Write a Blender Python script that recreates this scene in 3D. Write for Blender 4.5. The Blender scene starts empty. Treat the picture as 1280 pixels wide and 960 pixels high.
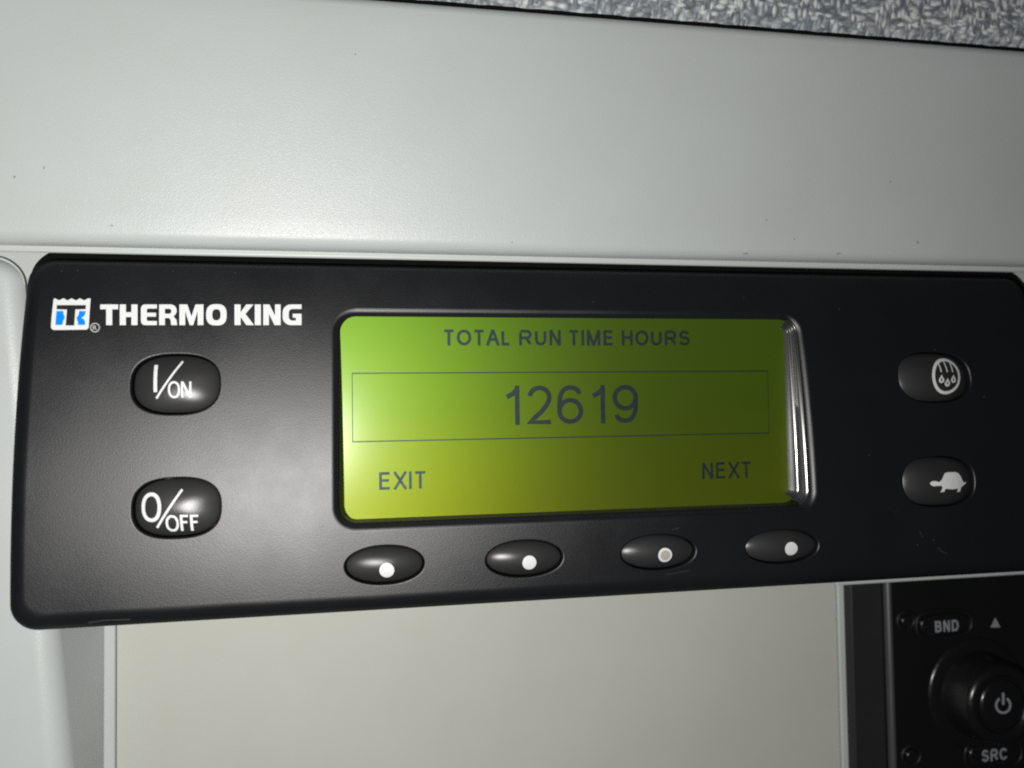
import bpy, bmesh, math, random
from mathutils import Vector, Matrix
random.seed(7)
S = bpy.context.scene
COL = S.collection

# ------------------------------------------------------------------ camera
# work in millimetres: x along the control panel, z up, y away from the viewer; the panel's front face is y = 0
MM = 0.001
F = 961.0                                              # focal length, for a 1280 px wide picture
xc = Vector((5310, -45, F)).normalized()
zc = Vector((-411, -28000, F)); zc = -(zc - zc.dot(xc) * xc).normalized() if zc.y > 0 else (zc - zc.dot(xc) * xc).normalized()
yc = zc.cross(xc)
def cam_dir(px, py): return Vector((px - 640, py - 480, F))
def to_dev(v): return Vector((v.dot(xc), v.dot(yc), v.dot(zc)))
def raw(px, py):
    d = to_dev(cam_dir(px, py)); return d / d.y
_w = raw(1293, 550).x - raw(18, 550).x
DIST = 200.0 / _w                                      # camera to front face, mm
_o = raw(640, 540) * DIST
CAM = Vector((-_o.x, -DIST, -_o.z))
def P(px, py, y=0.0):
    d = to_dev(cam_dir(px, py)); t = (y - CAM.y) / d.y
    return CAM + d * t
def X(px, py, y=0.0): return P(px, py, y).x
def Z(px, py, y=0.0): return P(px, py, y).z
FOOT = P(466, 513)
# the control unit's front is gently convex from top to bottom
BR = 225.0; BZ = Z(350, 704)
def bend(z): return (z - BZ) ** 2 / (2 * BR)
def PB(px, py, off=0.0):                               # where a line of sight meets the curved front; y is returned before bending
    y = off
    for _ in range(12): y = off + bend(P(px, py, y).z)
    q = P(px, py, y); return Vector((q.x, off, q.z))

cam = bpy.data.cameras.new('camera'); camo = bpy.data.objects.new('camera', cam); COL.objects.link(camo)
r_ = to_dev(Vector((1, 0, 0))); d_ = to_dev(Vector((0, 1, 0))); f_ = to_dev(Vector((0, 0, 1)))
M = Matrix(((r_.x, -d_.x, -f_.x, 0), (r_.y, -d_.y, -f_.y, 0), (r_.z, -d_.z, -f_.z, 0), (0, 0, 0, 1)))
camo.matrix_world = Matrix.Translation(CAM * MM) @ M
cam.sensor_width = 36; cam.lens = F / 1280 * 36
cam.clip_start = 0.01; cam.clip_end = 10
cam.dof.use_dof = True; cam.dof.focus_distance = (DIST + 4) * MM; cam.dof.aperture_fstop = 13
S.camera = camo

# ------------------------------------------------------------------ light: the phone's flash beside its lens, and dim air light
W = bpy.data.worlds.new('World'); S.world = W; W.use_nodes = True
bg = W.node_tree.nodes['Background']; bg.inputs[0].default_value = (0.80, 0.92, 1.0, 1); bg.inputs[1].default_value = 0.02
fl = bpy.data.lights.new('flash', 'POINT'); flo = bpy.data.objects.new('flash', fl); COL.objects.link(flo)
fl.energy = 1.25; fl.shadow_soft_size = 0.0028; fl.color = (1.0, 0.975, 0.935)
MIR = P(368, 547)
flo.location = (CAM + 2 * (MIR - FOOT)) * MM
S.view_settings.view_transform = 'Standard'; S.view_settings.look = 'None'
S.cycles.use_denoising = False; S.cycles.filter_width = 2.0
S.view_settings.exposure = 0; S.view_settings.gamma = 1

# ------------------------------------------------------------------ materials
def new_mat(name):
    m = bpy.data.materials.new(name); m.use_nodes = True
    nt = m.node_tree; b = nt.nodes['Principled BSDF']
    return m, nt, b
def L(nt, a, b): nt.links.new(a, b)
def node(nt, t, **kw):
    n = nt.nodes.new(t)
    for k, v in kw.items():
        if k.startswith('in_'): n.inputs[k[3:].replace('_', ' ')].default_value = v
        else: setattr(n, k, v)
    return n
def coords(nt): return node(nt, 'ShaderNodeTexCoord').outputs['Object']
def noise(nt, co, scale, detail=2, rough=0.5):
    n = node(nt, 'ShaderNodeTexNoise'); L(nt, co, n.inputs['Vector'])
    n.inputs['Scale'].default_value = scale; n.inputs['Detail'].default_value = detail; n.inputs['Roughness'].default_value = rough
    return n.outputs['Fac']
def ramp(nt, fac, stops):
    r = node(nt, 'ShaderNodeValToRGB'); L(nt, fac, r.inputs[0])
    e = r.color_ramp.elements
    while len(e) < len(stops): e.new(0.5)
    for el, (p, c) in zip(e, stops):
        el.position = p; el.color = (c[0], c[1], c[2], 1) if not isinstance(c, (int, float)) else (c, c, c, 1)
    return r.outputs[0]
def mix(nt, fac, a, b):
    n = node(nt, 'ShaderNodeMix', data_type='RGBA')
    if isinstance(fac, float): n.inputs[0].default_value = fac
    else: L(nt, fac, n.inputs[0])
    for sock, v in ((n.inputs[6], a), (n.inputs[7], b)):
        if isinstance(v, tuple): sock.default_value = (v[0], v[1], v[2], 1)
        else: L(nt, v, sock)
    return n.outputs[2]
def bump(nt, b, h, dist, strength=1.0, prev=None):
    n = node(nt, 'ShaderNodeBump'); L(nt, h, n.inputs['Height'])
    n.inputs['Distance'].default_value = dist; n.inputs['Strength'].default_value = strength
    if prev is not None: L(nt, prev, n.inputs['Normal'])
    L(nt, n.outputs[0], b.inputs['Normal']); return n.outputs[0]
def plain(name, c, rough=0.5, spec=0.5, metal=0.0, coat=0.0):
    m, nt, b = new_mat(name)
    b.inputs['Base Color'].default_value = (*c, 1); b.inputs['Roughness'].default_value = rough
    b.inputs['Specular IOR Level'].default_value = spec; b.inputs['Metallic'].default_value = metal
    b.inputs['Coat Weight'].default_value = coat; b.inputs['Coat Roughness'].default_value = 0.05
    co = coords(nt)
    f = noise(nt, co, 900, 3); L(nt, ramp(nt, f, [(0.3, max(rough - .06, .02)), (0.7, min(rough + .06, 1))]), b.inputs['Roughness'])
    return m

def white_plastic(name, c, rough=0.42, grain=0.00002, dirt=0.5):
    m, nt, b = new_mat(name); co = coords(nt)
    big = noise(nt, co, 28, 4, 0.6)
    col = mix(nt, ramp(nt, big, [(0.35, 0.0), (0.7, 1.0)]), c, tuple(x * k for x, k in zip(c, (0.95, 0.945, 0.925))))
    # a few small dark specks of dirt
    v = node(nt, 'ShaderNodeTexVoronoi'); L(nt, co, v.inputs['Vector']); v.inputs['Scale'].default_value = 65
    pick = node(nt, 'ShaderNodeSeparateColor'); L(nt, v.outputs['Color'], pick.inputs[0])
    near = node(nt, 'ShaderNodeMath', operation='LESS_THAN'); L(nt, v.outputs['Distance'], near.inputs[0]); near.inputs[1].default_value = 0.022
    few = node(nt, 'ShaderNodeMath', operation='GREATER_THAN'); L(nt, pick.outputs[0], few.inputs[0]); few.inputs[1].default_value = 0.80
    mul = node(nt, 'ShaderNodeMath', operation='MULTIPLY'); L(nt, near.outputs[0], mul.inputs[0]); L(nt, few.outputs[0], mul.inputs[1])
    mu2 = node(nt, 'ShaderNodeMath', operation='MULTIPLY'); L(nt, mul.outputs[0], mu2.inputs[0]); mu2.inputs[1].default_value = dirt
    col = mix(nt, mu2.outputs[0], col, (0.10, 0.09, 0.08))
    L(nt, col, b.inputs['Base Color'])
    b.inputs['Roughness'].default_value = rough; b.inputs['Specular IOR Level'].default_value = 0.45
    bump(nt, b, noise(nt, co, 5200, 1, 0.5), grain)
    return m

def black_plastic(name, c, rough=0.42, grain=0.00002, dust=0.5, sheen=0.042, wide=0.2, spread=0.0):
    m, nt, b = new_mat(name); co = coords(nt)
    v = node(nt, 'ShaderNodeTexVoronoi'); L(nt, co, v.inputs['Vector']); v.inputs['Scale'].default_value = 120
    pick = node(nt, 'ShaderNodeSeparateColor'); L(nt, v.outputs['Color'], pick.inputs[0])
    near = node(nt, 'ShaderNodeMath', operation='LESS_THAN'); L(nt, v.outputs['Distance'], near.inputs[0]); near.inputs[1].default_value = 0.025
    few = node(nt, 'ShaderNodeMath', operation='GREATER_THAN'); L(nt, pick.outputs[0], few.inputs[0]); few.inputs[1].default_value = 0.9
    mul = node(nt, 'ShaderNodeMath', operation='MULTIPLY'); L(nt, near.outputs[0], mul.inputs[0]); L(nt, few.outputs[0], mul.inputs[1])
    mu2 = node(nt, 'ShaderNodeMath', operation='MULTIPLY'); L(nt, mul.outputs[0], mu2.inputs[0]); mu2.inputs[1].default_value = dust
    smear = ramp(nt, noise(nt, co, 45, 4, 0.65), [(0.45, 0.0), (0.8, 0.35)])
    base = mix(nt, smear, c, tuple(x * 1.5 + .002 for x in c))
    L(nt, mix(nt, mu2.outputs[0], base, (0.35, 0.34, 0.32)), b.inputs['Base Color'])
    L(nt, ramp(nt, noise(nt, co, 60, 4, 0.6), [(0.3, rough - .035), (0.7, rough + .035)]), b.inputs['Roughness'])
    b.inputs['Specular IOR Level'].default_value = 0.0
    nrm = bump(nt, b, noise(nt, co, 5600, 1, 0.5), grain)
    g = node(nt, 'ShaderNodeBsdfGlossy', distribution='GGX'); L(nt, nrm, g.inputs['Normal'])
    g.inputs['Color'].default_value = (sheen * wide, sheen * wide, sheen * wide * 1.02, 1)
    rg = ramp(nt, noise(nt, co, 60, 4, 0.6), [(0.3, rough - .025), (0.7, rough + .025)]); rg2 = node(nt, 'ShaderNodeMath', operation='ADD'); L(nt, rg, rg2.inputs[0]); rg2.inputs[1].default_value = spread; L(nt, rg2.outputs[0], g.inputs['Roughness'])
    g2 = node(nt, 'ShaderNodeBsdfGlossy', distribution='BECKMANN'); L(nt, nrm, g2.inputs['Normal']); L(nt, rg, g2.inputs['Roughness'])
    g2.inputs['Color'].default_value = (sheen * (1 - wide), sheen * (1 - wide), sheen * (1 - wide) * 1.01, 1)
    a0 = node(nt, 'ShaderNodeAddShader'); L(nt, g2.outputs[0], a0.inputs[0]); L(nt, g.outputs[0], a0.inputs[1])
    ad = node(nt, 'ShaderNodeAddShader'); L(nt, b.outputs[0], ad.inputs[0]); L(nt, a0.outputs[0], ad.inputs[1])
    L(nt, ad.outputs[0], nt.nodes['Material Output'].inputs['Surface'])
    return m

WHITE = white_plastic('white_plastic', (0.475, 0.513, 0.512), 0.36, 0.000045)
WHITE_TRIM = white_plastic('white_trim_plastic', (0.485, 0.515, 0.512), 0.40, 0.000006, 0.25)
CREAM = white_plastic('cream_plastic', (0.49, 0.505, 0.462), 0.5, 0.000006, 0.3)
BLACK = black_plastic('black_grained_plastic', (0.0074, 0.0080, 0.0094), 0.455, 0.000022, 0.4, 0.058, 0.18)
RUBBER = black_plastic('black_rubber', (0.019, 0.019, 0.0195), 0.33, 0.000009, 0.4, 0.058, 0.52, 0.24)
DARKGAP = plain('black_shadow_gap', (0.004, 0.004, 0.004), 0.9, 0.1)  # near-black that stands in for the shade inside the gaps
GLOSSY, _nt, _b = new_mat('glossy_clear_plastic_edge')
_b.inputs['Base Color'].default_value = (0.02, 0.022, 0.022, 1); _b.inputs['Roughness'].default_value = 0.2; _b.inputs['Specular IOR Level'].default_value = 1.0; _b.inputs['Coat Weight'].default_value = 1.0; _b.inputs['Coat Roughness'].default_value = 0.3
bump(_nt, _b, noise(_nt, coords(_nt), 500, 1, 0.5), 0.000008)
MATTBLACK = plain('matt_black_plastic', (0.006, 0.006, 0.006), 0.5, 0.35)
RADIOBLACK = plain('radio_gloss_black', (0.007, 0.007, 0.008), 0.27, 0.5)
RADIOFRAME = black_plastic('radio_frame_plastic', (0.020, 0.020, 0.022), 0.5, 0.00001, 0.2)
BEAD = black_plastic('satin_dark_grey_plastic', (0.05, 0.05, 0.052), 0.45, 0.000008, 0.2, 0.07)
SEAM = plain('seam_shade', (0.06, 0.058, 0.052), 0.9, 0.1)  # dark grey strip painted for the contact shade along the post's joint
INK = plain('white_print', (0.73, 0.755, 0.76), 0.5, 0.2)
INKBLUE = plain('blue_print', (0.0, 0.24, 0.85), 0.55, 0.15)
INKDARK = plain('dark_print', (0.012, 0.012, 0.013), 0.5, 0.4)
INKGREY = plain('grey_print', (0.42, 0.42, 0.42), 0.5, 0.3)
DUST = plain('grey_dust', (0.04, 0.04, 0.04), 0.8, 0.2)
DIRT = plain('dark_dirt', (0.22, 0.22, 0.20), 0.8, 0.2)
INKWORN = plain('worn_print', (0.42, 0.40, 0.34), 0.6, 0.2)
RADIOINK = plain('radio_legend_print', (0.26, 0.27, 0.29), 0.5, 0.3)
LCDINK = plain('lcd_segment', (0.036, 0.054, 0.054), 0.5, 0.2, 0.7)

def lcd_mat():
    m, nt, b = new_mat('lcd_green'); co = coords(nt)
    sep = node(nt, 'ShaderNodeSeparateXYZ'); L(nt, co, sep.inputs[0])
    mr = node(nt, 'ShaderNodeMapRange'); L(nt, sep.outputs['Z'], mr.inputs[0])
    base = PB(640, 752.0, 3.0).z                       # the unit's own base, where object coordinates start
    zt, zb = (Z(700, 402, 6) - base) * MM, (Z(700, 642, 6) - base) * MM
    mr.inputs[1].default_value = zb; mr.inputs[2].default_value = zt
    col = ramp(nt, mr.outputs[0], [(0.0, (0.082, 0.100, 0.0003)), (0.3, (0.069, 0.097, 0.001)), (0.55, (0.054, 0.096, 0.002)), (1.0, (0.052, 0.110, 0.005))])
    b.inputs['Base Color'].default_value = (0.02, 0.03, 0.002, 1); b.inputs['Roughness'].default_value = 0.6; b.inputs['Specular IOR Level'].default_value = 0.1
    L(nt, col, b.inputs['Emission Color']); b.inputs['Emission Strength'].default_value = 0.36
    nrm = bump(nt, b, noise(nt, co, 3600, 1, 0.6), 0.000004)
    rf_ = node(nt, 'ShaderNodeBsdfGlossy', distribution='BECKMANN'); rf_.inputs['Roughness'].default_value = 0.48; L(nt, col, rf_.inputs['Color']); L(nt, nrm, rf_.inputs['Normal'])
    ad = node(nt, 'ShaderNodeAddShader'); L(nt, b.outputs[0], ad.inputs[0]); L(nt, rf_.outputs[0], ad.inputs[1])
    g = node(nt, 'ShaderNodeBsdfGlossy'); g.inputs['Roughness'].default_value = 0.22; g.inputs['Color'].default_value = (1, 1, 1, 1)
    fr = node(nt, 'ShaderNodeFresnel'); fr.inputs['IOR'].default_value = 1.36
    mx = node(nt, 'ShaderNodeMixShader'); L(nt, fr.outputs[0], mx.inputs[0]); L(nt, ad.outputs[0], mx.inputs[1]); L(nt, g.outputs[0], mx.inputs[2])
    L(nt, mx.outputs[0], nt.nodes['Material Output'].inputs['Surface'])
    return m
LCD = lcd_mat()

def fabric_mat():
    m, nt, b = new_mat('woven_grey_fabric'); co = coords(nt)
    def threads(sx, sz):
        mp = node(nt, 'ShaderNodeMapping'); L(nt, co, mp.inputs[0]); mp.inputs['Scale'].default_value = (sx, 300, sz)
        v = node(nt, 'ShaderNodeTexVoronoi'); L(nt, mp.outputs[0], v.inputs['Vector']); v.inputs['Scale'].default_value = 1; v.feature = 'SMOOTH_F1'; v.inputs['Smoothness'].default_value = 0.55
        return v
    v1 = threads(640, 1400); v2 = threads(1400, 640)
    sw = ramp(nt, noise(nt, co, 330, 2, 0.5), [(0.47, 0.0), (0.53, 1.0)])
    d = mix(nt, sw, v1.outputs['Distance'], v2.outputs['Distance'])
    c = mix(nt, sw, v1.outputs['Color'], v2.outputs['Color'])
    bw = node(nt, 'ShaderNodeRGBToBW'); L(nt, c, bw.inputs[0])
    c1 = ramp(nt, bw.outputs[0], [(0.25, (0.20, 0.23, 0.25)), (0.5, (0.47, 0.51, 0.52)), (0.75, (0.68, 0.71, 0.70))])
    edge = ramp(nt, d, [(0.30, 0.0), (0.75, 0.75)])
    L(nt, mix(nt, edge, c1, (0.085, 0.095, 0.12)), b.inputs['Base Color'])
    b.inputs['Roughness'].default_value = 0.85; b.inputs['Specular IOR Level'].default_value = 0.2
    inv = node(nt, 'ShaderNodeMath', operation='SUBTRACT'); inv.inputs[0].default_value = 1.0; L(nt, d, inv.inputs[1])
    bump(nt, b, inv.outputs[0], 0.0002, 0.6)
    return m
FABRIC = fabric_mat()

# ------------------------------------------------------------------ building helpers
def empty(name, label, cat, loc_mm, group=None, kind=None):
    o = bpy.data.objects.new(name, None); COL.objects.link(o); o.location = Vector(loc_mm) * MM; o.empty_display_size = 0.01
    tag(o, label, cat, group, kind); return o
def tag(o, label=None, cat=None, group=None, kind=None):
    if label: o['label'] = label
    if cat: o['category'] = cat
    if group: o['group'] = group
    if kind: o['kind'] = kind
    return o
def root_loc(p):
    v = Vector((0, 0, 0))
    while p is not None: v += p.location; p = p.parent
    return v
class Mesh:
    """collects vertices (mm) and faces"""
    def __init__(self): self.v = []; self.f = []
    def add(self, vs, fs):
        n = len(self.v); self.v += [Vector(a) for a in vs]; self.f += [tuple(i + n for i in q) for q in fs]; return self
    def loft(self, rings, closed=True):
        n = len(rings[0]); vs = [p for r in rings for p in r]; fs = []
        for k in range(len(rings) - 1):
            for i in range(n if closed else n - 1):
                j = (i + 1) % n
                fs.append((k * n + i, k * n + j, (k + 1) * n + j, (k + 1) * n + i))
        return self.add(vs, fs)
    def cap(self, ring): return self.add(ring, [tuple(range(len(ring)))])
    def box(self, x0, x1, y0, y1, z0, z1):
        vs = [(x, y, z) for x in (x0, x1) for y in (y0, y1) for z in (z0, z1)]
        return self.add(vs, [(0, 1, 3, 2), (4, 6, 7, 5), (0, 4, 5, 1), (2, 3, 7, 6), (0, 2, 6, 4), (1, 5, 7, 3)])
    def fill(self, polys, fn):
        vs, fs = fill2d(polys); return self.add([fn(a, b) for a, b in vs], fs)
    def obj(self, name, mat, parent=None, smooth=True, merge=0.002, bevel=0.0, sub=0, weighted=False, angle=40, curved=False, slices=False):
        bm = bmesh.new(); vv = [bm.verts.new(a) for a in self.v]
        for q in self.f:
            try: bm.faces.new([vv[i] for i in q])
            except ValueError: pass
        bmesh.ops.remove_doubles(bm, verts=bm.verts, dist=merge)
        if sub: 
            bmesh.ops.triangulate(bm, faces=bm.faces)
            for _ in range(sub): bmesh.ops.subdivide_edges(bm, edges=bm.edges, cuts=1, use_grid_fill=True)
        bmesh.ops.recalc_face_normals(bm, faces=bm.faces)
        off = root_loc(parent) if parent is not None else Vector((0, 0, 0))
        if slices:                                       # cut into level strips so that the flat front can follow the curve
            zl = [a.co.z for a in bm.verts]; z = min(zl) + 1.0
            while z < max(zl):
                bmesh.ops.bisect_plane(bm, geom=bm.verts[:] + bm.edges[:] + bm.faces[:], dist=1e-4, plane_co=(0, 0, z), plane_no=(0, 0, 1)); z += 1.5
        face = [abs(a.co.y) < 1e-5 for a in bm.verts]; slope = [(a.co.z - BZ) / BR for a in bm.verts]
        if curved:
            for a in bm.verts: a.co.y += bend(a.co.z)
        for a in bm.verts: a.co = a.co * MM - off
        if smooth:
            for q in bm.faces: q.smooth = True
            lim = math.radians(angle)
            for e in bm.edges:
                if len(e.link_faces) == 2 and e.calc_face_angle(0) > lim: e.smooth = False
        me = bpy.data.meshes.new(name); bm.to_mesh(me); bm.free(); me.materials.append(mat)
        o = bpy.data.objects.new(name, me); COL.objects.link(o)
        if parent is not None: o.parent = parent
        if slices:
            nn = [v.normal.copy() for v in me.vertices]
            for i, on in enumerate(face):
                if on: nn[i] = Vector((0, -1, slope[i])).normalized()
            me.normals_split_custom_set_from_vertices(nn)
        if bevel:
            b = o.modifiers.new('bevel', 'BEVEL'); b.width = bevel * MM; b.segments = 4; b.limit_method = 'ANGLE'; b.angle_limit = math.radians(40)
        if weighted or bevel:
            w = o.modifiers.new('normals', 'WEIGHTED_NORMAL'); w.keep_sharp = True; w.weight = 90
        return o
def fill2d(polys):
    cu = bpy.data.curves.new('outline', 'CURVE'); cu.dimensions = '2D'; cu.fill_mode = 'BOTH'
    for p in polys:
        sp = cu.splines.new('POLY'); sp.points.add(len(p) - 1); sp.use_cyclic_u = True
        for q, a in zip(sp.points, p): q.co = (a[0], a[1], 0, 1)
    o = bpy.data.objects.new('outline', cu); COL.objects.link(o)
    dg = bpy.context.evaluated_depsgraph_get(); me = o.evaluated_get(dg).to_mesh()
    vs = [(v.co.x, v.co.y) for v in me.vertices]; fs = [tuple(q.vertices) for q in me.polygons]
    o.evaluated_get(dg).to_mesh_clear(); bpy.data.objects.remove(o); bpy.data.curves.remove(cu)
    return vs, fs
def text2d(body, bold=0.0, spacing=1.0):
    """the built-in lettering as flat faces scaled to the unit square"""
    cu = bpy.data.curves.new('lettering', 'FONT'); cu.body = body; cu.size = 100; cu.offset = bold; cu.space_character = spacing; cu.resolution_u = 6
    cu.fill_mode = 'BOTH'
    o = bpy.data.objects.new('lettering', cu); COL.objects.link(o)
    dg = bpy.context.evaluated_depsgraph_get(); e = o.evaluated_get(dg); me = e.to_mesh()
    vs = [(v.co.x, v.co.y) for v in me.vertices]; fs = [tuple(q.vertices) for q in me.polygons]
    e.to_mesh_clear(); bpy.data.objects.remove(o); bpy.data.curves.remove(cu)
    x0 = min(a for a, b in vs); x1 = max(a for a, b in vs); y0 = min(b for a, b in vs); y1 = max(b for a, b in vs)
    return [((a - x0) / (x1 - x0), (b - y0) / (y1 - y0)) for a, b in vs], fs
def arc(cx, cy, rx, ry, a0, a1, n=10):
    return [(cx + rx * math.cos(math.radians(a0 + (a1 - a0) * i / n)), cy + ry * math.sin(math.radians(a0 + (a1 - a0) * i / n))) for i in range(n + 1)]
def ellipse(cx, cy, rx, ry, n=48, p=2.0):
    out = []
    for i in range(n):
        t = 2 * math.pi * i / n; c, s = math.cos(t), math.sin(t)
        out.append((cx + rx * math.copysign(abs(c) ** (2 / p), c), cy + ry * math.copysign(abs(s) ** (2 / p), s)))
    return out
def stroke(x0, y0, x1, y1, w):
    d = math.hypot(x1 - x0, y1 - y0); nx, ny = -(y1 - y0) / d * w / 2, (x1 - x0) / d * w / 2
    return [(x0 + nx, y0 + ny), (x1 + nx, y1 + ny), (x1 - nx, y1 - ny), (x0 - nx, y0 - ny)]
def rrect(x0, x1, z0, z1, r, nc=10, ns=14):
    """rounded rectangle, counter-clockwise, the same number of points whatever the sizes"""
    pts = []
    cs = [((x1 - r, z0 + r), -90), ((x1 - r, z1 - r), 0), ((x0 + r, z1 - r), 90), ((x0 + r, z0 + r), 180)]
    for k, ((cx, cz), a) in enumerate(cs):
        c = arc(cx, cz, r, r, a, a + 90, nc); pts += c
        (nx, nz), na = cs[(k + 1) % 4]
        q = arc(nx, nz, r, r, na, na + 90, nc)[0]
        pts += [(c[-1][0] + (q[0] - c[-1][0]) * i / ns, c[-1][1] + (q[1] - c[-1][1]) * i / ns) for i in range(1, ns)]
    return pts
def lerp2(a, b, t): return [(p[0] + (q[0] - p[0]) * t, p[1] + (q[1] - p[1]) * t) for p, q in zip(a, b)]
def at_y(r, y): return [(a, y, b) for a, b in r]

# ------------------------------------------------------------------ the white console round the control panel
# upper panel: a moulding that overhangs towards the viewer, with a rolled bottom edge
TILT = math.tan(math.radians(8.5))
ub = Z(640, 316, 3.0)                                   # height of its bottom edge
def ray_tilt(px, py, y0, z0, k):                        # where a line of sight meets the plane y = y0 - (z - z0) * k
    d = to_dev(cam_dir(px, py)); t = (y0 - CAM.y - (CAM.z - z0) * k) / (d.y + d.z * k)
    return CAM + d * t
top = ray_tilt(960, 32, 3.0, ub, TILT)
XL, XR = X(-120, 200), X(1480, 200, 10)
prof = []
R1 = 3.0; th = math.atan(TILT)
for i in range(9):                                       # bottom roll from facing down to facing the viewer
    a = math.radians(-15 + (105 - math.degrees(th)) * i / 8)
    prof.append((3.0 + R1 - R1 * math.sin(a), ub + R1 - R1 * math.cos(a)))
prof = [(8.0, prof[0][1] + .1)] + prof
y1_, z1_ = prof[-1]
zt_ = top.z - 2.2
for i in range(1, 13):
    z = z1_ + (zt_ - z1_) * i / 12; prof.append((y1_ - (z - z1_) * TILT, z))
ye, ze = prof[-1]; R2 = 2.2
for i in range(1, 9):                                    # top roll
    a = math.radians(i * 11.25); prof.append((ye + R2 * (1 - math.cos(a)) - R2 * math.sin(a) * TILT * .6, ze + R2 * math.sin(a)))
prof.append((prof[-1][0] + 12, prof[-1][1]))
m = Mesh(); nx = 24
m.loft([[(XL + (XR - XL) * i / nx, y, z) for y, z in prof] for i in range(nx + 1)], closed=False)
up = empty('overhead_console', 'broad pale grey plastic panel above the control unit with a rolled lower edge', 'panel', (0, 3, ub))
m.obj('panel_face', WHITE, up)
m = Mesh()
for a, b, rx, ry in ((1147, 303, 1.2, 2.2), (1048, 317, 3.2, .9), (932, 317, 3.4, .8), (18, 221, 1.4, 1.6), (444, 68, 1.2, 1.1), (55, 210, .8, 2.4), (1113, 227, 1.0, 1.3), (993, 299, 1.0, 1.2), (958, 275, .9, .9), (140, 282, 2.5, .7), (640, 303, 1.2, .7)):
    m = Mesh(); m.fill([[(a + rx * random.uniform(.6, 1.2) * math.cos(t * .628), b + ry * random.uniform(.6, 1.2) * math.sin(t * .628)) for t in range(10)]], lambda p, q: ray_tilt(p, q, y1_ - .06, z1_, TILT))
    m.obj('dirt_mark', DIRT, up, smooth=False, merge=1e-5)
# dark seam and headliner fabric above it
fb = empty('headliner', 'strip of woven grey fabric behind a dark seam at the top edge', 'fabric lining', (60, 4, top.z))
m = Mesh(); g = Mesh()
z0 = top.z + 0.9; y0 = top.y + 1.2
nxx, nzz = 120, 30
gv = []
for j in range(nzz + 1):
    for i in range(nxx + 1):
        x = XL + (XR - XL) * i / nxx; t = j / nzz; z = z0 + 45 * t
        y = y0 - (z - z0) * TILT * 0.8 + (1.2 * (1 - min(t * 14, 1)) ** 2)
        gv.append((x, y, z + (0.12 * math.sin(i * 2.1) * math.sin(i * .7) if j == 0 else 0)))
m.add(gv, [(j * (nxx + 1) + i, j * (nxx + 1) + i + 1, (j + 1) * (nxx + 1) + i + 1, (j + 1) * (nxx + 1) + i) for j in range(nzz) for i in range(nxx)])
m.obj('fabric', FABRIC, fb)
g.box(XL, XR, y0 + 2.5, y0 + 4, top.z - 1.5, top.z + 3); g.obj('seam', DARKGAP, fb, smooth=False)

# mounting frame: the ledge between the upper panel and the control unit
mf = empty('mounting_frame', 'thin pale plastic ledge between the upper panel and the black control unit', 'frame', (0, 12, ub - 4))
m = Mesh(); m.box(XL, XR, 13.0, 17.0, Z(1280, 374, 13), ub + 8)
m.obj('ledge', WHITE_TRIM, mf, bevel=0.6)
m = Mesh(); m.box(XL, XR, 6.6, 7.6, Z(640, 327, 6.6), ub + 6); m.obj('lip', WHITE_TRIM, mf, bevel=0.45)

# left post: rounded upright with a leaning right-hand edge and a deep side wall
YB = 26.0
post = empty('console_post', 'rounded pale plastic upright at the side of the black control unit', 'post', (X(-30, 900, 10), 10, Z(0, 990, 10)))
zt = Z(0, 317, 10.0); zbm = Z(40, 1100, 10.0)
def post_edge(z):                                       # x of the leaning edge at height z
    za, xa = Z(20, 340, 10), X(24, 340, 10); zb2, xb = Z(98, 960, 10), X(81, 960, 10)
    return xa + (xb - xa) * (z - za) / (zb2 - za)
rings = []; RC = 5.0; RP = 4.0
zs = [zt - RC * (1 - math.sin(math.radians(a))) for a in range(90, -1, -10)] + [zt - RC - (zt - RC - zbm) * i / 24 for i in range(1, 25)]
for z in zs:
    c = max(0.0, z - (zt - RC)); xr = post_edge(z) - (RC - math.sqrt(max(RC * RC - c * c, 0)))
    fr = 11.0 + (RP - math.sqrt(max(RP ** 2 - (max(0, z - (zt - RP))) ** 2, 0))) * .5
    ring = [(X(-160, 500), fr, z), (xr - RP * 2.2, fr, z)]
    for a in range(0, 91, 10):
        t = math.radians(a); ring.append((xr - RP + RP * math.sin(t), fr + RP * (1 - math.cos(t)), z))
    ring.append((X(131, 850, YB), YB + .4, z))
    rings.append(ring)
m = Mesh(); m.loft(rings, closed=False); m.add(rings[0], [tuple(range(len(rings[0])))])
m.obj('upright', WHITE, post)
m = Mesh(); m.loft([[(r[-2][0] - .3, 12.8, r[0][2]) for r in rings], [(r[-2][0] + .35 + (.0 if k else .2), 12.8, r[0][2] + .45 * max(0, 1 - k / 9)) for k, r in enumerate(rings)]][:1] and [[(r[-2][0] - .3, 12.8, r[0][2]) for r in rings[:17]], [(r[-2][0] + .06, 12.8, r[0][2] + .22 * max(0, 1 - k / 9)) for k, r in enumerate(rings[:17])]], closed=False)
m.add([(X(-160, 500), 12.8, zt - .4), (rings[0][-2][0] - .25, 12.8, zt - .4), (rings[0][-2][0] + .05, 12.8, zt + .14), (X(-160, 500), 12.8, zt + .14)], [(0, 1, 2, 3)])
m.obj('seam', SEAM, post, smooth=False)

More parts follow.
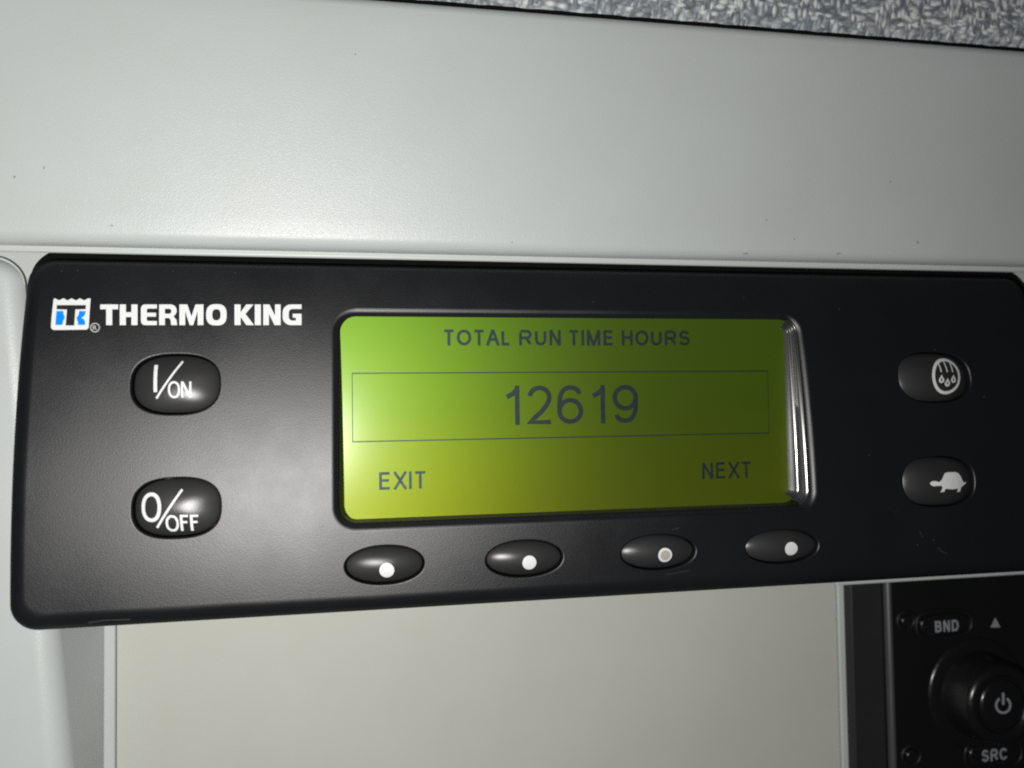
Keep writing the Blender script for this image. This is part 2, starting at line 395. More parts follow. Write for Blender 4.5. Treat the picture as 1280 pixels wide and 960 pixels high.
# lower cover panel, recessed deep below the unit, between two bright strips
lp = empty('cover_panel', 'flat cream plastic cover panel recessed below the black control unit', 'panel', (X(600, 900, YB), YB, Z(600, 1000, YB)))
m = Mesh(); m.box(X(145.5, 850, YB), X(1048, 850, YB), YB, YB + 3, Z(600, 1150, YB), Z(600, 560, YB))
m.obj('cover', CREAM, lp, bevel=0.25)
ps = empty('panel_surround', 'pale plastic strips that edge the recessed cream cover panel', 'trim', (0, YB, Z(600, 1000, YB)))
for a, b in ((130, 145.0), (1048.8, 1085)):
    m = Mesh(); m.box(X(a, 850, YB), X(b, 850, YB), YB - .5, YB + 3, Z(600, 1150, YB), Z(600, 540, YB))
    m.obj('strip', WHITE_TRIM, ps, bevel=0.4)
bp = Mesh(); bp.box(XL, XR + 60, YB + 4, YB + 6, Z(600, 1300, YB), ub + 20)
tag(bp.obj('console_backing', DARKGAP, None, smooth=False), 'dark cavity wall behind the console panels', 'backing', kind='structure')

# ------------------------------------------------------------------ the control unit
x0, x1 = PB(17.5, 600, 3.2).x, PB(1298, 500, 3.2).x
zt_f, zb_f = PB(640, 334.5, 2.6).z, PB(640, 752.0, 3.0).z
cp = empty('control_unit', 'black refrigeration control unit with green backlit display, eight rubber buttons and white lettering', 'control panel', ((x0 + x1) / 2, 3, zb_f))
def bow(r):                                             # the sides draw in a little towards the top corners
    h = zt_f - zb_f; out = []
    for x, z in r:
        t = max(0.0, (z - (zb_f + .38 * h)) / (.62 * h)) ** 3
        b = 0.0
        s = (x - (x0 + x1) / 2) / ((x1 - x0) / 2)
        out.append((x - math.copysign((.15 * t) * min(1, abs(s)) ** 8, s), z))
    return out
outer = bow(rrect(x0, x1, zb_f, zt_f, 4.6))
inner = bow(rrect(x0 + 3.4, x1 - 3.0, zb_f + 3.6, zt_f - 1.6, 3.0))
m = Mesh()
rings = [at_y(outer, 7.5), at_y(outer, 3.2)]
for k in range(1, 13):
    a = math.radians(90 * k / 12); rings.append(at_y(lerp2(outer, inner, 1 - math.cos(a)), 3.2 * (1 - math.sin(a))))
m.loft(rings)
holes = []
# display opening with a rolled edge
dx0, dx1 = X(413, 520), X(1022, 540)
dzt, dzb = PB(640, 386.5).z, PB(640, 657.5).z
def disp(o, y): return at_y(rrect(dx0 + o, dx1 - o, dzb + o, dzt - o, max(4.6 - o, 1.0)), y)
RO = 1.5
drings = [disp(RO * math.sin(math.radians(a)) if False else RO * math.sin(math.radians(a)), RO * (1 - math.cos(math.radians(a)))) for a in range(0, 91, 15)]
drings.append(disp(RO, RO + .3))
m.loft(drings); holes.append(rrect(dx0, dx1, dzb, dzt, 4.6))
# button holes
BUT = []   # cx, cz, a, b, exponent, dome height, skirt depth
def but(px, py, wpx, hpx, p, h, base):
    c = PB(px, py); ax = (PB(px + wpx, py).x - PB(px - wpx, py).x) / 2; bz = (PB(px, py - hpx).z - PB(px, py + hpx).z) / 2
    BUT.append((c.x, c.z, ax, bz, p, h, base))
but(219.5, 480, 55.5, 37.5, 2.55, 1.7, 1.3); but(220.5, 635, 55.5, 37.5, 2.55, 1.7, 1.3)
but(481, 706.5, 49.5, 24, 2.1, 1.5, 0.9); but(656, 698.5, 48, 22.8, 2.1, 1.5, 0.9)
but(823.5, 690.5, 46.5, 22, 2.1, 1.5, 0.9); but(978, 683.5, 45.5, 21.2, 2.1, 1.5, 0.9)
but(1168.5, 471.5, 45, 31.5, 2.5, 2.1, 0.9); but(1174, 602, 45, 31.5, 2.5, 2.1, 0.9)
for cx, cz, a, b, p, h, base in BUT:
    rr = []
    for k in range(0, 7):
        t = math.radians(15 * k); o = .32 * (1 - math.sin(t))
        rr.append(at_y(ellipse(cx, cz, a + o, b + o, 64, p), .32 * (1 - math.cos(t))))
    rr.append(at_y(ellipse(cx, cz, a, b, 64, p), 4.5)); m.loft(rr); holes.append(ellipse(cx, cz, a + .32, b + .32, 64, p))
m.fill([inner] + holes, lambda a, b: (a, 0, b))
m.obj('housing', BLACK, cp, merge=0.004, curved=True, slices=True, angle=180)
# black ring added behind the housing, standing in for the shaded gap round it
fo = bow(rrect(x0 - .3, x1 + 3.0, zb_f + 4, zt_f + 2.35, 5.6)); fi = bow(rrect(x0 + .1, x1 + 2.6, zb_f + 4.6, zt_f + 2.0, 5.2))
m = Mesh(); m.loft([at_y(fo, 9.0), at_y(fo, 4.1), at_y(fi, 3.7)])
fo2 = rrect(x0 + 9, x1 - 9, zb_f + 9, zt_f - 4, 3.0); m.loft([at_y(fi, 3.7), at_y(fo2, 3.7)])
m.obj('gap_shade', DARKGAP, cp, curved=True)

# window frame: glossy ribbed wall of the recess
WD = 6.2
m = Mesh(); m.loft([[(x, y + bend(z), z) for x, y, z in disp(RO - .02, RO + .2)], disp(RO + .1, WD)])
wf = m.obj('window_frame', MATTBLACK, cp, curved=False)
# at the far end the clear window's edge shows as two rounded glossy steps
st = [(RO + .02, RO - .2), (RO + .04, 1.9)]
wpt = Vector((dx1 - 2.2, 3.0, Z(1000, 585)))
hv = ((CAM - wpt).normalized() + (CAM + 2 * (MIR - FOOT) - wpt).normalized()); hl = math.hypot(hv.x, hv.y); tdo, tdy = -hv.y / hl, -hv.x / hl
for o0, ya, yb_, fw in ((RO + .04, 1.3, 3.2, .62), (RO + .88, 3.5, 5.0, .55)):     # a sloping glossy face with rounded edges, then a short wall, twice
    st += [(o0, ya - .25), (o0 + .06, ya - .05), (o0 + .06 + .15 * tdo, ya - .05 + .15 * tdy), (o0 + .06 + fw * tdo, ya - .05 + fw * tdy), (o0 + .12 + (fw + .06) * tdo, ya + .15 + (fw + .06) * tdy), (o0 + .16 + (fw + .06) * tdo, yb_)]
st.append((RO + 1.87, WD))
n_ = len(disp(0, 0)); sel = [q for q in range(n_) if disp(RO, 0)[q][0] > dx1 - RO - 2.4]
cut = next((q for q in range(1, len(sel)) if sel[q] != sel[q - 1] + 1), 0); sel = sel[cut:] + sel[:cut]
m = Mesh(); m.loft([[(lambda v: (v[0], v[1] + bend(v[2]) * (1 - max(0, y) / WD), v[2]))(disp(o, y)[q]) for q in sel] for o, y in st], closed=False)
m.obj('window_edge', GLOSSY, cp, angle=70)
# the display itself
m = Mesh(); zA, zB = WD - .1, WD - .1
lr = rrect(dx0 + .6, dx1 - .6, dzb + .6, dzt - .6, 3.4); m.cap(at_y(lr, WD - .08))
lcd = m.obj('display', LCD, cp, smooth=False)
LY = WD - .13
def on_plane(y): return lambda a, b: P(a, b, y)
def on_face(y): return lambda a, b: PB(a, b, y)
CAPW = {'T': .58, 'O': .69, 'A': .66, 'L': .45, 'R': .62, 'U': .56, 'N': .56, 'I': .10, 'M': .68, 'E': .53, 'H': .56, 'S': .57, 'X': .64, 'B': .55, 'D': .59, 'C': .64, '1': .27, '2': .47, '6': .48, '9': .48}
SIDE = {'T': .03, 'A': .005, 'X': .01, 'O': .045, 'S': .05, 'C': .05, '1': .10, '2': .035, '6': .04, '9': .04}
def glyph(c):
    six = [arc(.5, .315, .5, .315, 180, 540, 28), [(0, .33)] + [((1 - t) ** 3 * 0 + 3 * (1 - t) ** 2 * t * -.02 + 3 * (1 - t) * t * t * .12 + t ** 3 * .54, (1 - t) ** 3 * .33 + 3 * (1 - t) ** 2 * t * .80 + 3 * (1 - t) * t * t * 1.0 + t ** 3 * 1.0) for t in [i / 10 for i in range(1, 11)]] + arc(.54, .78, .40, .22, 90, 8, 7)[1:]]
    G = {'T': [[(0, 1), (1, 1)], [(.5, 1), (.5, 0)]], 'H': [[(0, 0), (0, 1)], [(1, 0), (1, 1)], [(0, .53), (1, .53)]],
         'E': [[(1, 1), (0, 1), (0, 0), (1, 0)], [(0, .53), (.92, .53)]], 'L': [[(0, 1), (0, 0), (1, 0)]], 'I': [[(.5, 0), (.5, 1)]],
         'N': [[(0, 0), (0, 1)], [(0, 1), (1, 0)], [(1, 0), (1, 1)]], 'M': [[(0, 0), (0, 1)], [(0, 1), (.5, 0)], [(.5, 0), (1, 1)], [(1, 1), (1, 0)]],
         'X': [[(0, 0), (1, 1)], [(0, 1), (1, 0)]], 'A': [[(0, 0), (.5, 1)], [(.5, 1), (1, 0)], [(.19, .36), (.81, .36)]],
         'O': [arc(.5, .5, .5, .5, 0, 360, 36)], 'U': [[(0, 1)] + arc(.5, .36, .5, .36, 180, 360, 18) + [(1, 1)]],
         'R': [[(0, 0), (0, 1)], [(0, 1)] + arc(.66, .74, .32, .26, 90, -90, 14) + [(.02, .48)], [(.55, .48), (1, 0)]],
         'S': [arc(.5, .755, .45, .245, 15, 90, 7) + arc(.5, .755, .46, .245, 90, 250, 12)[1:] + arc(.5, .265, .5, .265, 70, -90, 14) + arc(.5, .265, .5, .265, -90, -172, 7)[1:]],
         'B': [[(0, .53), (0, 1)] + arc(.62, .765, .32, .235, 90, -90, 12) + [(0, .53)], [(0, .53), (.62, .53)] + arc(.66, .265, .34, .265, 90, -90, 12) + [(0, 0), (0, .53)]],
         'D': [[(.0, .5), (0, 1)] + arc(.5, .5, .5, .5, 90, -90, 18) + [(0, 0), (0, .5)]], 'C': [arc(.52, .5, .52, .5, 32, 328, 26)],
         '1': [[(1, 0), (1, 1)], [(1, .97), (.62, .84), (0, .74)]],
         '2': [arc(.48, .725, .46, .275, 172, 0, 16) + [(.92, .64), (.82, .50), (.55, .30), (.22, .12), (.02, 0), (1, 0)]],
         '6': six, '9': [[(1 - a, 1 - b) for a, b in q] for q in six]}
    return G[c]
def thick(path, w):
    closed = math.dist(path[0], path[-1]) < 1e-6; n = len(path); A = []; B = []
    if closed: path = path[:-1]; n -= 1
    for i in range(n):
        p = path[i]; q0 = path[i - 1] if (i or closed) else None; q1 = path[(i + 1) % n] if (i < n - 1 or closed) else None
        d0 = Vector((p[0] - q0[0], p[1] - q0[1])).normalized() if q0 else None; d1 = Vector((q1[0] - p[0], q1[1] - p[1])).normalized() if q1 else None
        d0 = d0 or d1; d1 = d1 or d0
        n0 = Vector((-d0.y, d0.x)); n1 = Vector((-d1.y, d1.x)); nn = (n0 + n1).normalized(); f = 1 / max(nn.dot(n0), .55)
        A.append((p[0] + nn.x * w / 2 * f, p[1] + nn.y * w / 2 * f)); B.append((p[0] - nn.x * w / 2 * f, p[1] - nn.y * w / 2 * f))
    return [A, B] if closed else [A + B[::-1]]
def stroke_text(mesh, body, xa, xb, yt, yb, y, wt):
    adv = []; x = 0.0
    for i, c in enumerate(body):
        if c == ' ': x += .25; continue
        s = SIDE.get(c, .075); x += s if i else 0; adv.append((c, x, x + CAPW[c])); x += CAPW[c] + s
    tot = adv[-1][2]; A = P(xa, yb, y); B = P(xb, yb, y); mid = (xa + xb) / 2; z0 = Z(mid, yb, y); H = Z(mid, yt, y) - z0
    sx = (B.x - A.x) / tot; w = wt * H; k = 0
    for c, a, b in adv:
        for path in glyph(c):
            gx0, gx1 = A.x + a * sx + w / 2, A.x + b * sx - w / 2
            if c == 'I': gx0 = gx1 = A.x + (a + b) / 2 * sx
            if c in 'NM' and len(path) == 2 and path[0][0] != path[1][0]: gx0 += 0
            pts = [(gx0 + u * (gx1 - gx0), z0 + w / 2 * (0 if c in 'TIHNMAXRU1' and len(path) == 2 and path[0][1] == 0 else 1) + v * (H - w)) for u, v in path]
            if len(path) == 2 and c in 'THINMAX1':            # straight strokes run to the cap height and the baseline
                pts = [(px_, z0 if v == 0 else (z0 + H if v == 1 and not (c == 'T' and path[0][1] == path[1][1]) else pz)) for (px_, pz), (u, v) in zip(pts, path)]
            yy = y - .004 * (k % 4); k += 1
            mesh.fill(thick(pts, w), lambda p, q: (p, yy, q))
def place_text(mesh, body, xa, xb, yt, yb, y, bold=0.0, spacing=1.0, conform=None, slope=None):
    vs, fs = text2d(body, bold, spacing); A = P(xa, yb, y); B = P(xb, yb, y); T = P((xa + xb) / 2, yt, y); A.z = P((xa + xb) / 2, yb, y).z
    out = []
    for u, v in vs:
        q = Vector((A.x + (B.x - A.x) * u, y, A.z + (T.z - A.z) * v))
        if conform: q = conform(q)
        out.append(q)
    mesh.add(out, fs)
for body, xa, xb, yt, yb, bold in (('TOTAL RUN TIME HOURS', 553.5, 862.5, 412.5, 432, .185), ('12619', 631, 798, 481.5, 530, .122),
                                   ('EXIT', 474, 533.5, 589.5, 611.5, .155), ('NEXT', 878, 940, 577.5, 598, .155)):
    m = Mesh(); stroke_text(m, body, xa, xb, yt, yb, LY, bold)
    m.obj('display_text', LCDINK, lcd, smooth=False, merge=1e-5)
m = Mesh()
bx0, bx1, bzt, bzb = X(440, 510, LY), X(961, 510, LY), Z(700, 464.5, LY), Z(700, 547.5, LY); lw = .23
for q in ((bx0, bx1, bzt - lw, bzt), (bx0, bx1, bzb, bzb + lw), (bx0, bx0 + .15, bzb + lw, bzt - lw), (bx1 - .11, bx1, bzb + lw, bzt - lw)):
    m.add([(q[0], LY, q[2]), (q[1], LY, q[2]), (q[1], LY, q[3]), (q[0], LY, q[3])], [(0, 1, 2, 3)])
m.obj('display_box', LCDINK, lcd, smooth=False, merge=1e-5)

# buttons: rubber domes
def dome_y(bt, x, z):
    cx, cz, a, b, p, h, base = bt
    r = min(1.0, (abs((x - cx) / a) ** p + abs((z - cz) / b) ** p) ** (1 / p))
    return base - h * .75 * math.sqrt(max(0.0, 1 - .93 * r * r)) - h * .5 * (1 - r * r) + .25 * h
def make_button(bt):
    cx, cz, a, b, p, h, base = bt; aa, bb = a - .28, b - .28
    rings = [at_y(ellipse(cx, cz, aa, bb, 96, p), 4.0)]
    for k in range(0, 36):
        s = math.cos(math.radians(90 * k / 36)); e = ellipse(cx, cz, aa * s, bb * s, 96, p)
        rings.append([(q[0], dome_y((cx, cz, aa, bb, p, h, base), q[0], q[1]), q[1]) for q in e])
    m = Mesh(); m.loft(rings); m.cap(rings[-1])
    return m.obj('button', RUBBER, cp, angle=60, curved=True)
buttons = []
for bt in BUT: buttons.append(make_button(bt))
def conform_to(bt):
    b2 = (bt[0], bt[1], bt[2] - .28, bt[3] - .28) + bt[4:]
    return lambda q: Vector((q.x, dome_y(b2, q.x, q.z) - .08 + bend(q.z), q.z))
def symbol(name, polys, i, mat=INK, texts=()):
    bt = BUT[i]; cf = conform_to(bt); yy = dome_y(bt, bt[0], bt[1]); m = Mesh()
    for grp in polys: m.fill(grp, lambda a, b: PB(a, b, yy))
    for tx in texts: place_text(m, *tx[:5], yy, *tx[5:])
    mm = Mesh(); mm.v = m.v; mm.f = m.f
    o = mm.obj(name, mat, buttons[i], smooth=False, merge=1e-5, sub=2)
    off = root_loc(buttons[i])
    for v in o.data.vertices:
        q = cf((v.co + off) / MM); v.co = q * MM - off
    return o
def zoomed(pts, ox, oy, s): return [(ox + a / s, oy + b / s) for a, b in pts]
k = 1280 / 130
symbol('button_print', [[zoomed(stroke(331, 255, 331, 592, 46), 160, 430, k)], [zoomed(stroke(660, 210, 340, 670, 26), 160, 430, k)],
       [zoomed(ellipse(566, 562, 75, 104, 48, 2.2), 160, 430, k), zoomed(ellipse(566, 562, 49, 78, 48, 2.2), 160, 430, k)],
       [zoomed([(652, 660), (652, 462), (684, 462), (752, 606), (752, 462), (778, 462), (778, 660), (748, 660), (678, 516), (678, 660)], 160, 430, k)]], 0)
Fp = lambda x: zoomed([(x, 735), (x, 528), (x + 100, 528), (x + 100, 556), (x + 33, 556), (x + 33, 606), (x + 88, 606), (x + 88, 634), (x + 33, 634), (x + 33, 735)], 160, 590, k)
symbol('button_print', [[zoomed(ellipse(276, 440, 130, 182, 56, 2.2), 160, 590, k), zoomed(ellipse(276, 440, 84, 137, 56, 2.2), 160, 590, k)],
       [zoomed(stroke(658, 218, 342, 695, 30), 160, 590, k)],
       [zoomed(ellipse(538, 637, 82, 106, 48, 2.2), 160, 590, k), zoomed(ellipse(538, 637, 52, 76, 48, 2.2), 160, 590, k)],
       [Fp(636)], [Fp(758)]], 1)
for i, (px, py, r) in enumerate(((483.5, 713, 9.3), (661.8, 703.5, 8.8), (831.5, 694, 8.8), (989.3, 686, 8.2))):
    o = symbol('button_dot', [[ellipse(px, py, r, r * 1.03, 32)]], 2 + i, INK)
    if i == 2: 
        symbol('dot_wear', [[ellipse(px + .3, py + .2, r * .74, r * .72, 20)]], 2 + i, INKWORN)
        for v in buttons[4].children[-1].data.vertices: v.co.y -= .02 * MM
def drop(cx, cy): 
    return [zoomed([(cx, cy - 62), (cx + 16, cy - 30)] + arc(cx, cy + 6, 34, 36, -20, 200, 14) + [(cx - 16, cy - 30)], 1110, 430, k), zoomed(ellipse(cx, cy + 2, 11, 20, 14), 1110, 430, k)]
ring_o = zoomed([(a + (b - 395) * .03, b) for a, b in ellipse(733, 395, 190, 222, 56)], 1110, 430, k); ring_i = zoomed([(a + (b - 395) * .03, b) for a, b in ellipse(733, 395, 157, 186, 56)], 1110, 430, k)
symbol('button_print', [[ring_o, ring_i], drop(658, 438), drop(737, 480), drop(818, 436),
       [zoomed(stroke(640, 228, 658, 345, 15), 1110, 430, k)], [zoomed(stroke(716, 212, 735, 345, 15), 1110, 430, k)], [zoomed(stroke(795, 232, 812, 345, 15), 1110, 430, k)]], 6)
turtle = [(522, 432), (548, 410), (590, 408), (628, 420), (660, 392), (684, 345), (705, 312), (745, 300), (840, 298), (885, 310), (915, 345), (940, 395), (966, 432), (1012, 420), (1000, 440), (925, 485), (915, 540), (873, 546), (880, 500), (800, 510), (715, 502), (700, 540), (655, 548), (670, 500), (664, 466), (600, 466), (570, 472), (538, 460)]
symbol('button_print', [[zoomed(turtle, 1110, 560, k)]], 7)
buttons[0]['label'] = 'large oval ON button with white print'; buttons[1]['label'] = 'large oval OFF button with white print'
buttons[4]['label'] = 'small oval button with worn grey dot'; buttons[6]['label'] = 'oval button with drops in a ring'; buttons[7]['label'] = 'oval button with white tortoise'

# emblem and lettering, printed on the housing
def unit_letter(ch):
    s, t = .29, .235
    def rr(x0, x1, y0, y1, r): return [(x1, y0 + r)] + arc(x1 - r, y1 - r, r, r, 0, 90, 6) + arc(x0 + r, y1 - r, r, r, 90, 180, 6) + arc(x0 + r, y0 + r, r, r, 180, 270, 6) + arc(x1 - r, y0 + r, r, r, 270, 360, 6)[:-1]
    if ch == 'T': return .86, [[(0, 1), (0, 1 - t), (.285, 1 - t), (.285, 0), (.575, 0), (.575, 1 - t), (.86, 1 - t), (.86, 1)]]
    if ch == 'H': return .84, [[(0, 0), (0, 1), (s, 1), (s, .625), (.84 - s, .625), (.84 - s, 1), (.84, 1), (.84, 0), (.84 - s, 0), (.84 - s, .39), (s, .39), (s, 0)]]
    if ch == 'E': return .76, [[(.76, 1), (.76, .80), (.36, .80)] + arc(.36, .72, .08, .08, 90, 180, 4) + [(.28, .60), (.72, .60), (.72, .41), (.28, .41)] + arc(.36, .28, .08, .08, 180, 270, 4) + [(.76, .20), (.76, 0), (.2, 0)] + arc(.2, .2, .2, .2, 270, 180, 6) + arc(.2, .8, .2, .2, 180, 90, 6)]
    if ch == 'R': return .87, [[(0, 0), (0, 1)] + arc(.55, .70, .30, .30, 90, -50, 10) + [(.70, .42)] + [(.84, .25), (.87, 0), (.58, 0), (.56, .22), (.50, .34), (.28, .34), (.28, 0)],
                               [(.28, .55), (.28, .79)] + arc(.49, .67, .10, .12, 90, -90, 8)]
    if ch == 'M': return 1.15, [[(0, 0), (0, 1), (.38, 1), (.575, .42), (.77, 1), (1.15, 1), (1.15, 0), (.87, 0), (.87, .66), (.66, 0), (.49, 0), (.28, .66), (.28, 0)]]
    if ch == 'O': return .98, [ellipse(.49, .5, .49, .515, 48, 2.7), ellipse(.49, .5, .20, .27, 40, 2.5)]
    if ch == 'K': return .93, [[(0, 0), (0, 1), (s, 1), (s, .62), (.56, 1), (.90, 1), (.52, .54), (.93, 0), (.56, 0), (s, .40), (s, 0)]]
    if ch == 'I': return .29, [[(0, 0), (0, 1), (.29, 1), (.29, 0)]]
    if ch == 'N': return .83, [[(0, 0), (0, 1), (.29, 1), (.56, .46), (.56, 1), (.83, 1), (.83, 0), (.54, 0), (.27, .54), (.27, 0)]]
    if ch == 'G': return .90, [[(.90, 1), (.90, .78), (.48, .78)] + arc(.45, .58, .16, .20, 90, 180, 6) + arc(.45, .42, .16, .20, 180, 270, 6) + [(.63, .22), (.63, .36), (.48, .36), (.48, .55), (.90, .55), (.90, 0), (.40, 0)] + arc(.40, .38, .40, .38, 270, 180, 8) + arc(.40, .62, .40, .38, 180, 90, 8)]
PY = -.035
base_px = {'T': 303, 'H': 390, 'E': 484, 'R': 565, 'M': 655, 'O': 774, 'K': 900, 'I': 990, 'N': 1028, 'G': 1114}
wid_px = {'T': 80, 'H': 79, 'E': 71, 'R': 80, 'M': 107, 'O': 91, 'K': 87, 'I': 27, 'N': 77, 'G': 84}
m = Mesh(); kk = 1280 / 360
for ch in 'THERMOKING':
    w, polys = unit_letter(ch)
    bx = base_px[ch]; wp_ = wid_px[ch]
    m.fill([[(40 + (bx + a / w * wp_) / kk, 360 + (165 - b * 92) / kk) for a, b in p] for p in polys], on_face(PY))
m.obj('lettering', INK, cp, smooth=False, merge=1e-5, curved=True)
k2 = 16.0
e0 = lambda p: zoomed(p, 55, 365, k2)
tops = []
xs = [190, 345, 520, 690, 930]
wave = [(190, 150), (205, 128), (230, 130), (265, 152), (300, 164), (335, 154), (365, 134), (390, 126), (415, 136), (440, 156), (470, 166), (500, 156), (525, 138), (552, 128), (580, 138), (610, 158), (640, 166), (672, 156), (695, 138), (722, 128), (750, 140), (778, 158), (805, 166), (838, 152), (870, 132), (900, 128), (934, 132)]
plate = wave + [(912, 400), (896, 690)] + [(885, 725), (850, 752)] + [(200, 760), (160, 745), (138, 705), (152, 500)]
m = Mesh(); m.fill([e0(plate)], on_face(PY)); emb = m.obj('emblem', INK, cp, smooth=False, merge=1e-5, curved=True)
m = Mesh(); m.fill([e0([(256, 262), (838, 262), (832, 345), (628, 350), (604, 670), (432, 670), (460, 352), (250, 345)])], on_face(PY - .03)); m.obj('emblem_letter', INKDARK, emb, smooth=False, merge=1e-5, curved=True)
m = Mesh()
m.fill([e0([(250, 380), (384, 380), (392, 450), (412, 485), (412, 525), (384, 575), (372, 630), (366, 660), (228, 660), (236, 520)])], on_face(PY - .03))
m.fill([e0([(704, 380), (836, 382), (822, 440), (800, 485), (745, 515), (800, 545), (822, 600), (818, 660), (680, 660), (676, 600), (655, 545), (655, 505), (690, 460)])], on_face(PY - .03))
m.obj('emblem_field', INKBLUE, emb, smooth=False, merge=1e-5, curved=True)
m = Mesh(); m.fill([e0(ellipse(1020, 712, 100, 96, 40)), e0(ellipse(1020, 712, 78, 74, 40))], on_face(PY))
rv, rfc = text2d('R', 2.0); m.add([PB(55 + (975 + 87 * u) / 16, 365 + (758 - 90 * v) / 16, PY) for u, v in rv], rfc)
m.obj('registered_mark', INKGREY, cp, smooth=False, merge=1e-5, curved=True)
# scuffs and dust on the housing
for a, b, r in ((77, 339, 1.0), (97, 338, 1.1), (216, 339, 1.0), (158, 354, .7), (294, 341, .9), (1086, 569, .9), (1230, 496, 1.3), (1167, 675, 1.6), (1147, 681, 1.4), (1169, 437, 1.3), (846, 661, 1.1), (630, 379, .8), (742, 377, .9), (320, 352, .6), (1049, 386, .9), (560, 677, .8), (350, 470, .7), (96, 560, .7), (1120, 640, .8), (930, 372, .8)):
    m = Mesh(); m.fill([[(a + r * random.uniform(.5, 1.2) * math.cos(t * .785), b + r * random.uniform(.5, 1.2) * math.sin(t * .785)) for t in range(8)]], on_face(PY + .01))
    m.obj('dust_speck', DUST, cp, smooth=False, merge=1e-5, curved=True)
for pts, w in ((((833, 718), (846, 716), (861, 713)), .9), (((1172, 684), (1177, 689), (1184, 692)), 1.1), (((1150, 664), (1153, 671)), 1.2), (((840, 662), (849, 660)), .8), (((343, 424), (337, 434)), .6), (((322, 372), (330, 380)), .6), (((110, 778.5), (130, 775.5), (163, 774.5)), 1.3)):
    m = Mesh(); m.fill(thick(pts, w * .8), on_face(PY + .01 if pts[0][1] < 770 else .36)); m.obj('scratch', DUST, cp, smooth=False, merge=1e-5, curved=True)
# ------------------------------------------------------------------ black neighbour at the right
nb = Mesh(); nx0 = X(1270, 420, 11)
nzt = Z(1276, 353, 10.7)
nb.loft([at_y(rrect(nx0, nx0 + 60, zb_f + 8, nzt, 2.0), y) for y in (14.0, 11.2)] + [at_y(rrect(nx0 + .5, nx0 + 59.5, zb_f + 8.5, nzt - .5, 1.6), 10.7)])
nb.cap(at_y(rrect(nx0 + .5, nx0 + 59.5, zb_f + 8.5, nzt - .5, 1.6), 10.7))
tag(nb.obj('blanking_plate', RADIOFRAME, None), 'black blanking plate just beyond the far end of the control unit', 'cover plate')

# ------------------------------------------------------------------ radio, its black frame and the pale lip above it
YR = 23.0
rt = empty('radio_trim', 'pale narrow lip under the control unit above the radio', 'trim', (X(1170, 730, 14), 14, Z(1170, 735, 14)))
m = Mesh(); m.box(X(1046, 728, 14), X(1500, 720, 14), 14, YB, Z(1170, 724.8, 14), Z(1170, 690, 14)); m.obj('lip', WHITE_TRIM, rt, bevel=.3)
rf = Mesh(); fx0, fx1 = X(1065.5, 850, YR), X(1108, 850, YR - 1); zf0, zf1 = Z(1170, 1150, YR), Z(1170, 715, YR)
fr_ = [(fx0, YB + 3), (fx0, YR + .6), (fx0 + .5, YR)]
fr_ += [(fx1, YR), (fx1, YR + 5)]
rf.loft([[(x, y, z0_) for x, y in fr_] for z0_ in (zf0, zf1)], closed=False)
tag(rf.obj('radio_frame', RADIOFRAME, None), 'matt black upright border between the cream panel and the radio', 'frame')
YF = YR - 1.6
rd = empty('car_radio', 'glossy black radio with a round power knob and grey legends', 'radio', (X(1250, 850, YF), YF, Z(1250, 1000, YF)))
m = Mesh(); fp = [(fx1 + .05, YF + 8), (fx1 + .05, YF + 1.3)] + [(fx1 + .05 + 1.3 * (1 - math.cos(math.radians(a))), YF + 1.3 * (1 - math.sin(math.radians(a)))) for a in range(0, 91, 10)] + [(fx1 + 90, YF)]
m.loft([[(x, y, z_) for x, y in fp] for z_ in (zf0, zf1)], closed=False); m.obj('faceplate', RADIOBLACK, rd, weighted=True)
m = Mesh(); bd = [(fx1 + .1 + .95 * (1 - math.cos(math.radians(a))), YF + .9 - 1.25 * math.sin(math.radians(a))) for a in range(0, 181, 12)]
m.loft([[(x, y, z_) for x, y in bd] for z_ in (zf0, zf1)], closed=False); m.obj('edge_bead', BEAD, rd)
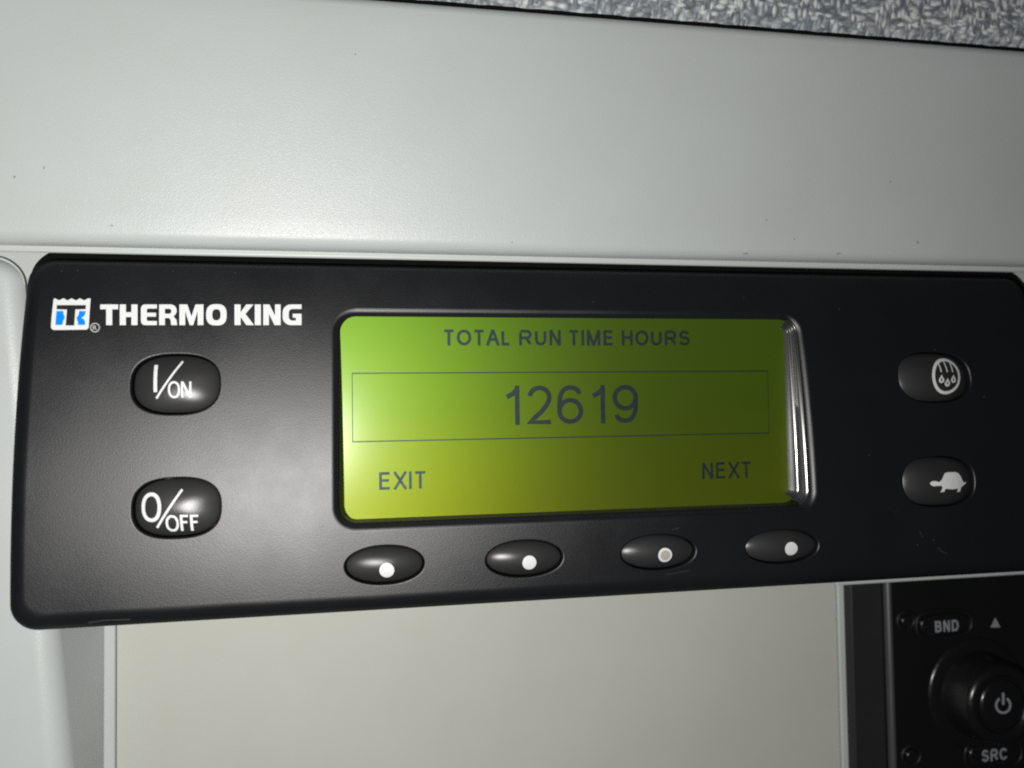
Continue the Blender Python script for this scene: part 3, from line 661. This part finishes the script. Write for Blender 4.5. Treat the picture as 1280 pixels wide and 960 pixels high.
# knob: stepped, turned about y
kc = P(1221, 866, YF)
kp = [(15.6, 0), (15.4, -.3), (14.8, -.6), (13.4, -.72), (12.2, -.9), (11.6, -2.0), (10.8, -7.0), (10.2, -7.9), (9.4, -8.3), (8.2, -8.2), (7.7, -7.8), (7.4, -7.4), (6.9, -7.4), (6.7, -7.8), (5.9, -8.1), (0.05, -8.15)]
m = Mesh(); m.loft([[(kc.x + r * .85 * math.cos(2 * math.pi * i / 64), YF + y, kc.z + r * .85 * math.sin(2 * math.pi * i / 64)) for i in range(64)] for r, y in kp])
knob = m.obj('knob', RADIOBLACK, rd, angle=50)
ky = YF - 8.22
m = Mesh()
ar = arc(1254, 881.5, 10.3, 11, -60, 240, 24); ai = arc(1254, 881.5, 7.3, 8, 240, -60, 24)
m.fill([ar + ai], on_plane(ky)); m.fill([stroke(1254, 866, 1254, 881, 3.2)], on_plane(ky)); m.obj('power_symbol', RADIOINK, knob, smooth=False, merge=1e-5)
def radio_button(px, py, w, h, p=3.0, d=.8):
    c = P(px, py, YF - d); a = (X(px + w, py, YF) - X(px - w, py, YF)) / 2; b = (Z(px, py - h, YF) - Z(px, py + h, YF)) / 2
    m = Mesh(); rr = [at_y(ellipse(c.x, c.z, a, b, 40, p), YF + .1)]
    for i in range(0, 7):
        t = math.radians(15 * i); rr.append(at_y(ellipse(c.x, c.z, a - .7 * (1 - math.cos(t)), b - .7 * (1 - math.cos(t)), 40, p), YF - d + .6 - .6 * math.sin(t)))
    m.loft(rr); m.cap(rr[-1]); o = m.obj('radio_button', RADIOBLACK, rd, angle=50)
    m = Mesh(); m.loft([at_y(ellipse(c.x, c.z, a + .75 - .42 * math.cos(math.radians(t)), b + .75 - .42 * math.cos(math.radians(t)), 40, p), YF + .05 - .5 * math.sin(math.radians(t))) for t in range(0, 181, 20)])
    m.obj('added_rim', MATTBLACK, o, angle=70); return o  # raised ring added to catch light where the button's recess wall would
b1 = radio_button(1183, 781, 31, 13); b2 = radio_button(1245, 944, 32, 15); radio_button(1135, 777, 7, 7, 2); radio_button(1142, 946, 8, 8, 2)
ty = YF - .83
for body, xa, xb, yt, yb, bb in (('BND', 1169, 1198.5, 775.5, 789.5, b1), ('SRC', 1227.5, 1259.5, 936, 951, b2)):
    m = Mesh(); stroke_text(m, body, xa, xb, yt, yb, ty, .19); m.obj('legend', RADIOINK, bb, smooth=False, merge=1e-5)
m = Mesh(); m.fill([[(1244, 772), (1238, 784.5), (1250.5, 784)]], on_plane(YF - .02)); m.obj('eject_mark', RADIOINK, rd, smooth=False, merge=1e-5)

bpy.context.view_layer.update()
